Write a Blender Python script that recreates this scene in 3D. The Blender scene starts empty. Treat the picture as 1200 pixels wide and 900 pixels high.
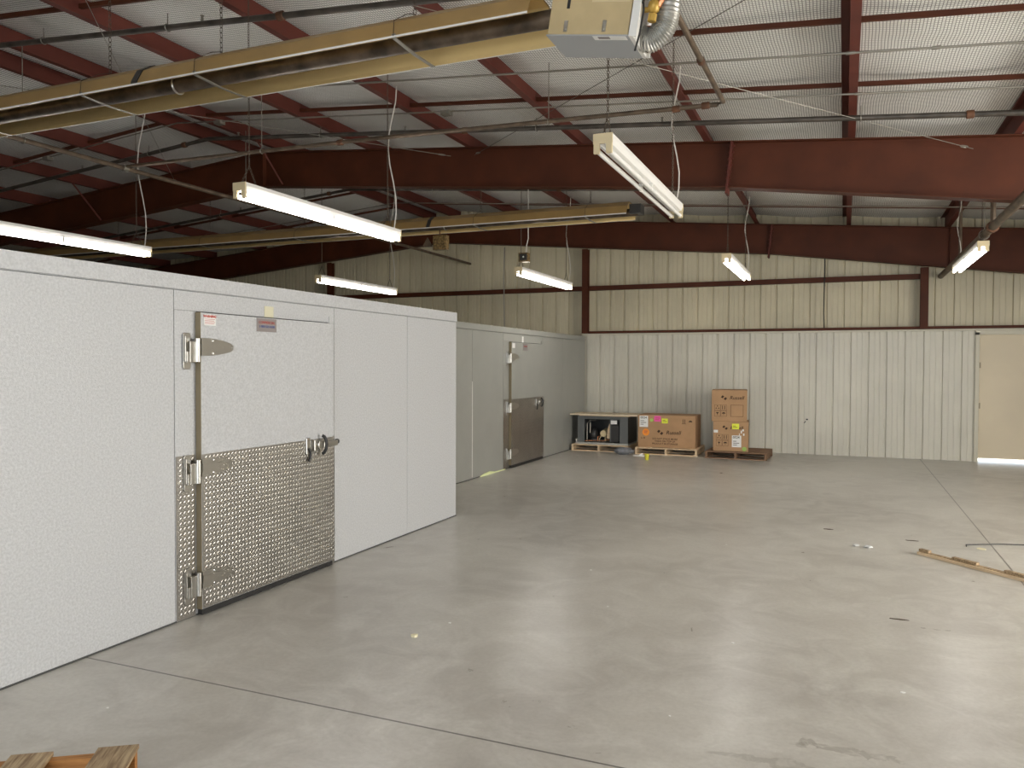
import bpy, math, random
from mathutils import Vector, Matrix, noise
random.seed(7)
sc = bpy.context.scene
col = sc.collection

# ------------------------------------------------------------------ camera
def cam_matrix(yaw, pitch, roll, loc):
    cy, sy = math.cos(yaw), math.sin(yaw)
    r = Vector((cy, sy, 0)); f = Vector((-sy, cy, 0)); u = Vector((0, 0, 1))
    cp, sp = math.cos(pitch), math.sin(pitch)
    f2 = f*cp + u*sp; u2 = -f*sp + u*cp
    cr, sr = math.cos(roll), math.sin(roll)
    R = r*cr + u2*sr; U = -r*sr + u2*cr
    m = Matrix.Identity(4)
    for i in range(3):
        m[i][0] = R[i]; m[i][1] = U[i]; m[i][2] = -f2[i]; m[i][3] = loc[i]
    return m
cam = bpy.data.cameras.new('camera'); camo = bpy.data.objects.new('camera', cam); col.objects.link(camo)
cam.sensor_width = 36; cam.lens = 922.88/1200*36; cam.clip_end = 300; cam.clip_start = .05
camo.matrix_world = cam_matrix(math.radians(22.832), math.radians(-1.3164), math.radians(.191), (0, 0, 1.68))
sc.camera = camo

# ------------------------------------------------------------------ light
sc.view_settings.view_transform = 'Standard'; sc.view_settings.look = 'None'
sc.view_settings.exposure = 0.75; sc.view_settings.gamma = 1; sc.view_settings.use_curve_mapping = False
w = bpy.data.worlds.new('sky'); sc.world = w; w.use_nodes = True
bg = w.node_tree.nodes['Background']; bg.inputs[0].default_value = (.80, .90, 1, 1); bg.inputs[1].default_value = 1.6
def area(name, loc, rot, sx, sy, power, color):
    l = bpy.data.lights.new(name, 'AREA'); l.shape = 'RECTANGLE'; l.size = sx; l.size_y = sy; l.energy = power; l.color = color
    o = bpy.data.objects.new(name, l); o.location = loc; o.rotation_euler = rot; col.objects.link(o); return o
# daylight through the overhead doors of the right-hand wall and the front wall (out of the picture)
PI = math.pi
area('daylight_side_door', (5.6, 6.4, 1.9), (0, PI/2-.35, 0), 3.0, 3.8, 280, (1, .95, .86))
area('daylight_front_door', (.6, -5.6, 1.95), (PI/2-.35, 0, 0), 5.6, 3.2, 215, (.88, .94, 1))
s = bpy.data.lights.new('sun', 'SUN'); s.energy = 5; s.angle = .01; so = bpy.data.objects.new('sun', s)
so.rotation_euler = (math.radians(-40), math.radians(-15), 0); col.objects.link(so)
TUBE = 15.0   # strength of the fluorescent tubes

# ------------------------------------------------------------------ materials
def new(name):
    m = bpy.data.materials.new(name); m.use_nodes = True
    return m, m.node_tree, m.node_tree.nodes['Principled BSDF']
def mat(name, c, rough=.5, metal=0, var=.0, scale=6, bump=0, bscale=80, c2=None, stretch=None, spec=None):
    m, t, b = new(name)
    b.inputs['Base Color'].default_value = (*c, 1); b.inputs['Roughness'].default_value = rough; b.inputs['Metallic'].default_value = metal
    if spec is not None: b.inputs['Specular IOR Level'].default_value = spec
    tc = t.nodes.new('ShaderNodeTexCoord'); src = tc.outputs['Object']
    if stretch:
        mp = t.nodes.new('ShaderNodeMapping'); mp.inputs['Scale'].default_value = stretch
        t.links.new(src, mp.inputs[0]); src = mp.outputs[0]
    if var or c2:
        n = t.nodes.new('ShaderNodeTexNoise'); n.inputs['Scale'].default_value = scale; n.inputs['Detail'].default_value = 6
        t.links.new(src, n.inputs['Vector'])
        r = t.nodes.new('ShaderNodeValToRGB'); r.color_ramp.elements[0].position = .35; r.color_ramp.elements[1].position = .65
        a = c2 if c2 else tuple(x*(1-var) for x in c); d = c if c2 else tuple(min(1, x*(1+var)) for x in c)
        r.color_ramp.elements[0].color = (*a, 1); r.color_ramp.elements[1].color = (*d, 1)
        t.links.new(n.outputs['Fac'], r.inputs[0]); t.links.new(r.outputs[0], b.inputs['Base Color'])
    if bump:
        n2 = t.nodes.new('ShaderNodeTexNoise'); n2.inputs['Scale'].default_value = bscale; n2.inputs['Detail'].default_value = 3
        t.links.new(src, n2.inputs['Vector'])
        bp = t.nodes.new('ShaderNodeBump'); bp.inputs['Strength'].default_value = bump; bp.inputs['Distance'].default_value = .004
        t.links.new(n2.outputs['Fac'], bp.inputs['Height']); t.links.new(bp.outputs[0], b.inputs['Normal'])
    return m
def math_node(t, op, a, b=None, clamp=False):
    n = t.nodes.new('ShaderNodeMath'); n.operation = op; n.use_clamp = clamp
    for i, v in enumerate((a, b)):
        if v is None: continue
        if isinstance(v, (int, float)): n.inputs[i].default_value = v
        else: t.links.new(v, n.inputs[i])
    return n.outputs[0]
def mixc(t, fac, a, b):
    n = t.nodes.new('ShaderNodeMix'); n.data_type = 'RGBA'
    if isinstance(fac, (int, float)): n.inputs[0].default_value = fac
    else: t.links.new(fac, n.inputs[0])
    for i, v in ((6, a), (7, b)):
        if isinstance(v, tuple): n.inputs[i].default_value = (*v, 1)
        else: t.links.new(v, n.inputs[i])
    return n.outputs[2]
def noise_node(t, vec, scale, detail=5, dist=0, rough=.5):
    n = t.nodes.new('ShaderNodeTexNoise'); n.inputs['Scale'].default_value = scale; n.inputs['Detail'].default_value = detail
    n.inputs['Distortion'].default_value = dist; n.inputs['Roughness'].default_value = rough
    t.links.new(vec, n.inputs['Vector']); return n.outputs['Fac']
def ramp(t, f, p0, p1):
    n = t.nodes.new('ShaderNodeMapRange'); n.inputs[1].default_value = p0; n.inputs[2].default_value = p1
    t.links.new(f, n.inputs[0]); return n.outputs[0]
def concrete():
    m, t, b = new('polished_concrete')
    tc = t.nodes.new('ShaderNodeTexCoord'); v = tc.outputs['Object']
    sep = t.nodes.new('ShaderNodeSeparateXYZ'); t.links.new(v, sep.inputs[0]); X, Y = sep.outputs[0], sep.outputs[1]
    big = noise_node(t, v, .55, 4, .6); mid = noise_node(t, v, 2.6, 8, 1.2, .62); fine = noise_node(t, v, 38, 6, 0, .6)
    c = mixc(t, ramp(t, big, .35, .65), (.385, .36, .322), (.52, .495, .445))
    c = mixc(t, math_node(t, 'MULTIPLY', ramp(t, mid, .40, .66), .55), c, (.64, .62, .57))
    c = mixc(t, math_node(t, 'MULTIPLY', ramp(t, fine, .4, .75), .22), c, (.25, .22, .18))
    # pale dusty freckles and rusty specks
    sp = noise_node(t, v, 21, 2, 0, .5)
    c = mixc(t, math_node(t, 'MULTIPLY', ramp(t, sp, .55, .85), .08), c, (.68, .66, .62))
    # water marks near the camera, an uneven curved smear
    wv = noise_node(t, v, 6, 6, 1.0); wv2 = noise_node(t, v, 15, 5, .5)
    yy = math_node(t, 'ADD', Y, math_node(t, 'MULTIPLY', math_node(t, 'SUBTRACT', wv, .5), .16))
    def smear(xc, yc, hx, hy, k):
        dx = math_node(t, 'DIVIDE', math_node(t, 'SUBTRACT', X, xc), hx); dy = math_node(t, 'DIVIDE', math_node(t, 'SUBTRACT', yy, yc), hy)
        dy = math_node(t, 'ADD', dy, math_node(t, 'MULTIPLY', math_node(t, 'MULTIPLY', dx, dx), .7))
        d = math_node(t, 'ADD', math_node(t, 'MULTIPLY', dx, dx), math_node(t, 'MULTIPLY', dy, dy))
        return math_node(t, 'MULTIPLY', ramp(t, d, 1.0, .8), math_node(t, 'MULTIPLY', ramp(t, wv2, .38, .52), k))
    for a in ((.02, 3.72, .26, .035, .42), (-.16, 3.49, .40, .04, .34), (-.13, 3.73, .05, .06, .4)):
        c = mixc(t, smear(*a), c, (.19, .16, .125))
    # saw-cut joints
    def joint(axis, at, wd):
        d = math_node(t, 'ABSOLUTE', math_node(t, 'SUBTRACT', axis, at)); return math_node(t, 'LESS_THAN', d, wd)
    j = joint(Y, 3.183, .006)
    for a in (joint(X, 1.305, .006), joint(Y, -2.9, .006), joint(X, -10.5, .006)): j = math_node(t, 'MAXIMUM', j, a)
    c = mixc(t, math_node(t, 'MULTIPLY', j, .8), c, (.05, .04, .035))
    t.links.new(c, b.inputs['Base Color'])
    r = math_node(t, 'ADD', math_node(t, 'MULTIPLY', mid, .08), .25)
    t.links.new(r, b.inputs['Roughness']); b.inputs['Specular IOR Level'].default_value = .5
    bp = t.nodes.new('ShaderNodeBump'); bp.inputs['Strength'].default_value = .10; bp.inputs['Distance'].default_value = .01
    t.links.new(mid, bp.inputs['Height']); t.links.new(bp.outputs[0], b.inputs['Normal'])
    return m
def insulation():
    m, t, b = new('netted_white_insulation')
    tc = t.nodes.new('ShaderNodeTexCoord'); v = tc.outputs['Object']
    n = noise_node(t, v, 1.3, 5, .5)
    dis = t.nodes.new('ShaderNodeMix'); dis.data_type = 'VECTOR'
    nz = t.nodes.new('ShaderNodeTexNoise'); nz.inputs['Scale'].default_value = 1.1; t.links.new(v, nz.inputs['Vector'])
    dis.inputs[0].default_value = .05; t.links.new(v, dis.inputs[4]); t.links.new(nz.outputs['Color'], dis.inputs[5])
    sep = t.nodes.new('ShaderNodeSeparateXYZ'); t.links.new(dis.outputs[1], sep.inputs[0])
    def line(ax, pitch, wd):
        f = math_node(t, 'FRACT', math_node(t, 'DIVIDE', ax, pitch)); return math_node(t, 'LESS_THAN', f, wd)
    ln = math_node(t, 'MAXIMUM', line(sep.outputs[0], .025, .25), line(sep.outputs[1], .034, .26))
    c = mixc(t, ramp(t, n, .3, .7), (.86, .84, .79), (.93, .92, .88))
    c = mixc(t, math_node(t, 'MULTIPLY', ln, .78), c, (.09, .08, .07))
    t.links.new(c, b.inputs['Base Color']); b.inputs['Roughness'].default_value = .55
    return m
def wood(name, c1, c2, rough=.7, scale=(2, 30, 30)):
    return mat(name, c2, rough, 0, 0, 3, .3, 20, c2=c1, stretch=scale)
M = dict(
    concrete=concrete(), insulation=insulation(),
    red=mat('red_primer_steel', (.078, .019, .006), .62, 0, .14, 2.5, .05, 60, spec=.3),
    red2=mat('red_primer_purlin', (.105, .024, .015), .6, 0, .12, 2.5, spec=.35),
    liner=mat('off_white_liner_steel', (.64, .61, .515), .42, 0, .05, 1.2),
    upper=mat('tan_wall_steel', (.62, .555, .39), .45, 0, .08, 1.0),
    doorp=mat('tan_door_skin', (.70, .60, .43), .45, 0, .05, .9),
    trim=mat('cream_trim', (.62, .58, .46), .45),
    pan1=mat('stucco_embossed_white_steel', (.51, .51, .515), .40, .0, .10, 75, .6, 160),
    pan2=mat('grey_steel_panel', (.33, .33, .30), .38, .0, .03, 3, .1, 200),
    seam=mat('dark_seam', (.06, .06, .055), .8),
    plate=mat('diamond_plate_aluminium', (.36, .34, .31), .38, .92, .08, 5),
    lug=mat('polished_lug_tops', (.52, .49, .45), .36, .92),
    chrome=mat('chrome_hardware', (.52, .50, .46), .30, 1),
    brass=mat('bronze_edge', (.27, .22, .14), .45, .5),
    black=mat('black_rubber', (.018, .017, .016), .5),
    blackm=mat('black_paint', (.03, .028, .026), .4),
    white=mat('white_enamel', (.78, .76, .72), .35),
    cream=mat('cream_plastic', (.66, .54, .33), .5),
    glasst=mat('unlit_tube_glass', (.86, .84, .80), .25),
    chain=mat('galvanised_chain', (.10, .075, .055), .5, .7),
    cord=mat('white_cord', (.62, .58, .52), .5),
    conduit=mat('galvanised_conduit', (.27, .25, .21), .4, .6),
    pipe=mat('black_iron_pipe', (.075, .062, .05), .45, .3, .35, 6),
    rust=mat('rusty_fitting', (.12, .05, .022), .7, .1, .4, 12),
    brownpipe=mat('weathered_pipe', (.125, .088, .058), .5, .35, .3, 8),
    hood=mat('tan_painted_hood', (.35, .22, .08), .42, 0, .08, 4),
    hoodin=mat('polished_reflector', (.70, .52, .24), .36, .7),
    tubeh=mat('heater_tube_steel', (.115, .085, .06), .4, .6, .45, 7),
    boxtan=mat('tan_burner_box', (.52, .40, .215), .45, 0, .07, 6),
    boxgrey=mat('grey_burner_underside', (.36, .37, .38), .5),
    foil=mat('foil_duct', (.50, .49, .46), .36, .75, .1, 10, .5, 40),
    copper=mat('copper_pipe', (.45, .19, .09), .35, .8),
    gold=mat('yellow_regulator', (.48, .30, .06), .4, .3),
    card=mat('corrugated_cardboard', (.44, .262, .135), .8, 0, .07, 4),
    ink=mat('brown_black_ink', (.055, .028, .012), .8),
    paper=mat('white_paper', (.80, .79, .76), .7),
    yellow=mat('yellow_sticker', (.80, .84, .06), .6), pink=mat('pink_sticker', (.85, .10, .40), .6),
    green=mat('green_sticker', (.36, .56, .12), .6), orange=mat('orange_sticker', (.90, .30, .03), .6),
    rtxt=mat('red_print', (.50, .10, .08), .6), btxt=mat('blue_print', (.10, .14, .34), .6),
    nplate=mat('grey_name_plate', (.30, .265, .255), .4, .3), tape=mat('pale_yellow_tape', (.66, .62, .45), .6),
    pine=wood('pale_pine', (.62, .45, .27), (.76, .58, .38)), pine3=wood('stained_deck_board', (.20, .125, .065), (.46, .34, .20), scale=(30, 2.5, 30)), pine2=wood('worn_pallet_board', (.17, .105, .055), (.36, .25, .14)),
    pineo=wood('orange_pine', (.30, .125, .03), (.46, .21, .06)), pined=wood('dark_pallet_wood', (.16, .085, .045), (.27, .16, .09)),
    ply=wood('plywood_sheet', (.68, .55, .38), (.80, .68, .50)),
    cabinet=mat('grey_cabinet_steel', (.135, .14, .135), .45, .2), cab2=mat('light_grey_rail', (.40, .40, .37), .45, .2),
    bag=mat('grey_plastic_bag', (.20, .205, .22), .35, 0, .2, 20), ycup=mat('yellow_paper_cup', (.72, .66, .05), .5),
    film=mat('clear_film_scrap', (.72, .72, .70), .2), foam=mat('cream_foam', (.72, .66, .45), .8), lime=mat('pale_green_light_spill', (.78, .84, .45), .8),  # lime is the painted light spill at the far cooler's base
    outside=mat('outside_apron', (.62, .60, .56), .8), speckle=mat('amber_guard', (.20, .13, .05), .4, .3, .6, 30),
)
def emission(name, c, s):
    m, t, b = new(name); b.inputs['Base Color'].default_value = (.9, .9, .9, 1)
    b.inputs['Emission Color'].default_value = (*c, 1); b.inputs['Emission Strength'].default_value = s; return m
M['lit'] = emission('lit_fluorescent_tube', (1, .97, .93), TUBE)

# ------------------------------------------------------------------ mesh builder
class MB:
    def __init__(s): s.v = []; s.f = []; s.mi = []; s.cur = 0
    def face(s, *idx): s.f.append(idx); s.mi.append(s.cur)
    def box(s, x0, x1, y0, y1, z0, z1, xf=None):
        b = len(s.v); P = [(x, y, z) for z in (z0, z1) for y in (y0, y1) for x in (x0, x1)]
        if xf: P = [tuple(xf @ Vector(p)) for p in P]
        s.v += P
        for q in ((0, 2, 3, 1), (4, 5, 7, 6), (0, 1, 5, 4), (2, 6, 7, 3), (0, 4, 6, 2), (1, 3, 7, 5)): s.face(*[b+i for i in q])
        return s
    def tube(s, pts, r, n=8, cap=True):
        pts = [Vector(p) for p in pts]; rings = []; up = None
        for i, p in enumerate(pts):
            d = (pts[min(i+1, len(pts)-1)] - pts[max(i-1, 0)]).normalized()
            if up is None:
                up = Vector((0, 0, 1)) if abs(d.z) < .9 else Vector((1, 0, 0))
            a = d.cross(up).normalized(); c = a.cross(d).normalized(); up = c
            rr = r[i] if isinstance(r, (list, tuple)) else r
            rings.append(len(s.v))
            for k in range(n):
                t = 2*PI*k/n; s.v.append(tuple(p + a*math.cos(t)*rr + c*math.sin(t)*rr))
        for a, b in zip(rings, rings[1:]):
            for k in range(n): s.face(a+k, a+(k+1) % n, b+(k+1) % n, b+k)
        if cap:
            s.face(*[rings[0]+k for k in range(n)][::-1]); s.face(*[rings[-1]+k for k in range(n)])
        return s
    def prism(s, poly, a, b, axis='y', closed=True):
        # poly: 2D points in the plane across the axis; extruded from a to b
        def P(u, v, t): return {'y': (u, t, v), 'x': (t, u, v), 'z': (u, v, t)}[axis]
        n = len(poly); o = len(s.v)
        for t in (a, b): s.v += [P(u, v, t) for u, v in poly]
        for k in range(n if closed else n-1): s.face(o+k, o+(k+1) % n, o+n+(k+1) % n, o+n+k)
        if closed: s.face(*[o+k for k in range(n)][::-1]); s.face(*[o+n+k for k in range(n)])
        return s
    def strip(s, poly, a, b, axis, th):
        # open section with thickness th
        L = [Vector(p) for p in poly]; off = []
        for i, p in enumerate(L):
            d = (L[min(i+1, len(L)-1)] - L[max(i-1, 0)]).normalized(); off.append(p + Vector((-d.y, d.x))*th)
        return s.prism([tuple(p) for p in L] + [tuple(p) for p in off[::-1]], a, b, axis)
    def ellipsoid(s, c, r, n=10, m=7, jit=0):
        o = len(s.v)
        for i in range(m+1):
            th = PI*i/m
            for k in range(n):
                ph = 2*PI*k/n; q = Vector((math.sin(th)*math.cos(ph), math.sin(th)*math.sin(ph), math.cos(th)))
                j = 1 + jit*noise.noise(q*2.3 + Vector(c)*3) if jit else 1
                s.v.append((c[0]+q.x*r[0]*j, c[1]+q.y*r[1]*j, c[2]+q.z*r[2]*j))
        for i in range(m):
            for k in range(n): s.face(o+i*n+k, o+(i+1)*n+k, o+(i+1)*n+(k+1) % n, o+i*n+(k+1) % n)
        return s
    def torus(s, c, R, r, mat3, n=14, m=6, sx=1.0):
        pts = [Vector(c) + mat3 @ Vector((math.cos(2*PI*k/n)*R*sx, math.sin(2*PI*k/n)*R, 0)) for k in range(n+1)]
        return s.tube(pts, r, m, False)
    def build(s, name, mats, parent=None, smooth=False, bevel=0):
        me = bpy.data.meshes.new(name); me.from_pydata(s.v, [], s.f); me.validate()
        if not isinstance(mats, (list, tuple)): mats = [mats]
        for m in mats: me.materials.append(m)
        if len(mats) > 1:
            for p, i in zip(me.polygons, s.mi): p.material_index = i
        import bmesh
        bm = bmesh.new(); bm.from_mesh(me); bmesh.ops.recalc_face_normals(bm, faces=bm.faces); bm.to_mesh(me); bm.free()
        if smooth:
            me.shade_smooth()
            try: me.set_sharp_from_angle(angle=math.radians(40))
            except Exception: pass
        o = bpy.data.objects.new(name, me); col.objects.link(o)
        if parent is not None: o.parent = parent
        if bevel:
            b = o.modifiers.new('bevel', 'BEVEL'); b.width = bevel; b.segments = 2; b.limit_method = 'ANGLE'
        return o
def tag(o, label=None, cat=None, group=None, kind=None):
    if label: o['label'] = label
    if cat: o['category'] = cat
    if group: o['group'] = group
    if kind: o['kind'] = kind
    return o
def thing(name, label, cat, group=None, loc=(0, 0, 0), rz=0):
    o = bpy.data.objects.new(name, None); col.objects.link(o); o.empty_display_size = .1; o.location = loc; o.rotation_euler = (0, 0, rz)
    return tag(o, label, cat, group)
def struct(o): o['kind'] = 'structure'; return o
def text_mesh(s, size, shear=0, off=0, align='CENTER'):
    c = bpy.data.curves.new('lettering', 'FONT'); c.body = s; c.size = size; c.shear = shear; c.offset = off; c.extrude = .0006
    c.align_x = align; c.align_y = 'CENTER'; c.resolution_u = 3
    o = bpy.data.objects.new('lettering', c); col.objects.link(o)
    dg = bpy.context.evaluated_depsgraph_get(); me = bpy.data.meshes.new_from_object(o.evaluated_get(dg))
    col.objects.unlink(o); bpy.data.objects.remove(o); return me
def lettering(s, size, loc, rot, m, parent, shear=0, off=0, align='CENTER', name='lettering'):
    me = text_mesh(s, size, shear, off, align); me.materials.clear(); me.materials.append(m)
    o = bpy.data.objects.new(name, me); col.objects.link(o); o.location = loc; o.rotation_euler = rot; o.parent = parent; return o

# ------------------------------------------------------------------ building geometry
RX = -8.44                                           # ridge line
XL, XR, YF, YB = -22.0, 6.0, -6.0, 16.30
def rt(x): return 5.03 - .0833*abs(x-RX)             # top of the rafters, bottom of the purlins
def rb(x):                                           # bottom of the rafters
    if x <= RX: return 4.49 - .088*(RX-x)
    if x <= -1.31: return 4.49 + (3.87-4.49)*(x-RX)/(-1.31-RX)
    return 3.87 - .131*(x+1.31)

mb = MB(); mb.box(XL-.3, XR+.3, YF-.3, YB+.1, -.25, 0); fl = struct(mb.build('floor', M['concrete']))
mb = MB(); mb.box(-12, 22, YB+.1, YB+14, -.30, -.012); ap = struct(mb.build('ground', M['outside']))

# ceiling: draped insulation over the purlins
mb = MB(); nx, ny = 150, 120; x0, x1, y0, y1 = XL-.2, XR+.2, YF-.2, YB+.15
PUR = [.015+1.64*i for i in (3, 2, 1, 0, -1, -2, -3, -4)] + [-8.12, -8.76] + [-8.76-1.64*i for i in range(1, 9)]
for j in range(ny+1):
    for i in range(nx+1):
        x = x0+(x1-x0)*i/nx; y = y0+(y1-y0)*j/ny
        d = min(abs(x-p) for p in PUR); sag = .035*min(1, d/.5) + .02*noise.noise(Vector((x*1.1, y*2.2, 0))) * min(1, d/.3)
        mb.v.append((x, y, rt(x)+.205-sag+.02))
for j in range(ny):
    for i in range(nx): a = j*(nx+1)+i; mb.face(a, a+1, a+nx+2, a+nx+1)
struct(mb.build('ceiling', M['insulation'], smooth=True))
mb = MB()
mb.prism([(XL-.4, rt(XL-.4)+.26), (RX, rt(RX)+.26), (XR+.4, rt(XR+.4)+.26), (XR+.4, rt(XR+.4)+.32), (RX, rt(RX)+.32), (XL-.4, rt(XL-.4)+.32)], YF-.4, YB+.4, 'y')
struct(mb.build('roof', M['upper']))

# walls
def wall_box(name, boxes, m):
    mb = MB()
    for b in boxes: mb.box(*b)
    return struct(mb.build(name, m))
wall_box('wall_left', [(XL-.15, XL, YF, YB, 0, rt(XL)+.25)], M['upper'])
zt = rt(XR)+.25
wall_box('wall_right', [(XR, XR+.15, YF, 4.4, 0, zt), (XR, XR+.15, 4.4, 8.4, 3.25, zt), (XR, XR+.15, 8.4, YB, 0, zt)], M['upper'])
mb = MB()
def gable(a, b, y0, y1, z0):
    poly = [(a, z0), (b, z0), (b, rt(b)+.25)] + ([(RX, rt(RX)+.25)] if a < RX < b else []) + [(a, rt(a)+.25)]
    mb.prism(poly, y0, y1, 'y')
gable(XL, -2.3, YF-.15, YF, 0); gable(-2.3, 3.5, YF-.15, YF, 3.5); gable(3.5, XR, YF-.15, YF, 0)
struct(mb.build('wall_front', M['upper']))

# back wall: ribbed tan panels above, off-white liner below, ribs every 0.305 m
PROF = [(0, 0), (.006, .034), (.034, .034), (.046, 0), (.122, 0), (.125, .008), (.138, .008), (.142, 0), (.212, 0), (.215, .008), (.228, .008), (.232, 0)]
def ribbed(mb, a, b, y, z0, z1f, mi):
    mb.cur = mi; x = a; pts = []
    while x < b:
        for dx, dy in PROF:
            if x+dx <= b: pts.append((x+dx, y+dy))
        x += .305
    pts.append((b, y)); o = len(mb.v)
    for (px, py) in pts: mb.v += [(px, py, z0), (px, py, z1f(px))]
    for i in range(len(pts)-1): q = o+2*i; mb.face(q, q+2, q+3, q+1)
mb = MB(); D0, D1 = 2.215, 4.9
ribbed(mb, XL, XR, 16.27, 2.36, lambda x: rt(x)+.24, 0)
ribbed(mb, XL, -12.0, 16.27, 0, lambda x: 2.36, 0)
ribbed(mb, -5.10, D0-.055, 16.15, 0, lambda x: 2.335, 1)
mb.cur = 1; mb.box(-12, -5.1, 16.16, 16.19, 0, 2.335); mb.box(D1+.05, XR, 16.16, 16.19, 0, 2.335)
mb.cur = 0; mb.box(XL, D0, 16.33, 16.38, 0, 2.36); mb.box(D1, XR, 16.33, 16.38, 0, 2.36); 
mb.prism([(XL, 2.36), (XR, 2.36), (XR, rt(XR)+.25), (RX, rt(RX)+.25), (XL, rt(XL)+.25)], 16.33, 16.38, 'y')
struct(mb.build('wall_back', [M['upper'], M['liner']]))
mb = MB(); mb.box(-5.15, XR, 16.085, 16.27, 2.335, 2.372); struct(mb.build('trim_1', M['trim']))
mb = MB(); mb.box(D0-.06, D0, 16.09, 16.30, 0, 2.30); mb.box(D0-.06, D1+.06, 16.09, 16.30, 2.262, 2.333); mb.box(D1, D1+.06, 16.09, 16.3, 0, 2.262)
struct(mb.build('trim_2', M['trim']))
dr = MB().box(D0+.012, D1-.012, 16.16, 16.21, .062, 2.268).build('door_1', M['doorp'], bevel=.004); struct(dr)
mb = MB()
for z in (1.72, 1.0): mb.box(D0-.008, D0+.03, 16.135, 16.162, z-.05, z+.05)
mb.build('hinge', M['brass'], dr)
# columns and girts of the end wall
POSTS = [-11.55, -5.06, 1.325]
for i, x in enumerate(POSTS):
    t = thing('wall_column', ['dark red steel end-wall column above the near cooler, left one', 'dark red steel end-wall column above the corner of the far cooler',
              'dark red steel end-wall column nearest the tan door'][i], 'column', 'end-wall columns', (x, 16.03, 2.373))
    h = rb(x)-.045-2.373
    MB().box(-.065, .065, -.07, -.06, 0, h).box(-.004, .004, -.06, .05, 0, h).build('front_flange', M['red'], t)
    MB().box(-.065, .065, .05, .055, 0, h).build('rear_flange', M['red'], t)
def girt(a, b, z, h, lab):
    o = MB().strip([(16.12, z), (16.04, z), (16.04, z+h), (16.12, z+h)], a, b, 'x', .006).build('wall_girt', M['red'])
    tag(o, lab, 'girt', 'end-wall girts')
girt(-22, -11.62, 3.285, .085, 'dark red horizontal wall rail left of the leftmost end-wall column')
girt(-11.48, -5.13, 3.285, .085, 'dark red horizontal wall rail above the cooler roofs')
girt(-4.99, 1.255, 3.285, .085, 'dark red horizontal wall rail above the pallets and boxes')
girt(-5.0, 5.98, 2.375, .04, 'thin dark red rail resting on top of the off-white lower wall')

# ------------------------------------------------------------------ rafters
def rafter(Y, dz, lab):
    t = thing('steel_rafter', lab, 'beam', 'red steel roof frames', (0, Y, 0))
    xs = [XL+.02, -16, RX, -4.9, -1.31, 1.7, XR-.02]
    top = [(x, rt(x)+dz-.003) for x in xs]; bot = [(x, rb(x)+dz) for x in xs]
    def band(z_of, th, up, y0, y1, name):
        pts = [(x, z_of(x)+dz) for x in xs]; o = [(x, z+th) for x, z in pts]
        return MB().prism(pts+o[::-1], y0, y1, 'y').build(name, M['red'], t)
    MB().prism(bot+top[::-1], -.005, .005, 'y').build('web', M['red'], t)
    band(lambda x: rt(x)-.014, .011, 1, -.09, .09, 'top_flange')
    band(lambda x: rb(x), .012, 1, -.09, .09, 'bottom_flange')
    mb = MB(); x = -1.31; za, zb = rb(x)+dz-.07, rt(x)+dz-.016
    mb.prism([(x-.055, za), (x-.028, za), (x+.035, zb), (x+.008, zb)], -.10, .10, 'y')
    for k in range(7):
        z = rb(x)+dz+.04+k*(rt(x)-rb(x)-.1)/6
        mb.tube([(x-.045+.01*k-.03, -.055, z), (x-.045+.01*k+.04, -.055, z)], .012, 6)
    mb.build('splice_plate', M['red2'], t)
    for x in (RX, 1.7):
        if x < 0 or Y > 12: MB().box(x-.004, x+.004, -.085, .085, rb(x)+dz+.012, rt(x)+dz-.014).build('stiffener', M['red'], t)
    for x in (-8.12, -12.04):
        if dz > -.01: MB().tube([(x+.03, -.62, rt(x)+.02), (x+.06, -.08, rb(x)+dz+.03)], .017, 4).build('flange_brace', M['red2'], t)
    return t
rafter(10.02, 0, 'deep dark red steel roof frame crossing the picture in front')
rafter(15.86, -.035, 'deep dark red steel roof frame against the end wall')

# ------------------------------------------------------------------ purlins
PL = ['third purlin right of the camera', 'second one right of the vertical-looking purlin', 'purlin at the top right corner of the picture']
names = {3: 'dark red roof purlin furthest right, outside the big frame bay edge', 2: 'dark red roof purlin second from the right side', 1: 'dark red roof purlin at the right edge of the picture',
         0: 'dark red roof purlin that looks vertical, right of the gas pipe', -1: 'dark red roof purlin passing right of the heater burner box', -2: 'dark red roof purlin ending left of the unlit lamp on the front frame',
         -3: 'dark red roof purlin second to the left of the burner box', -4: 'dark red roof purlin crossing above the middle of the near heater'}
for k, x in enumerate(PUR):
    if k < 8: lab = names[3-k]
    elif k == 8: lab = 'dark red ridge purlin, right one of the close ridge pair'
    elif k == 9: lab = 'dark red ridge purlin, left one of the close ridge pair'
    else: lab = 'dark red roof purlin on the left roof slope, number %s left of the ridge' % ['one', 'two', 'three', 'four', 'five', 'six', 'seven', 'eight'][k-10]
    z = rt(x)+.001; s = 1
    o = MB().strip([(x-.065*s, z+.183), (x-.065*s, z+.2), (x, z+.2), (x, z), (x+.078*s, z), (x+.078*s, z+.017)], YF+.02, 16.24, 'y', .004).build('roof_purlin', M['red2'])
    tag(o, lab, 'purlin', 'red roof purlins')
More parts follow.
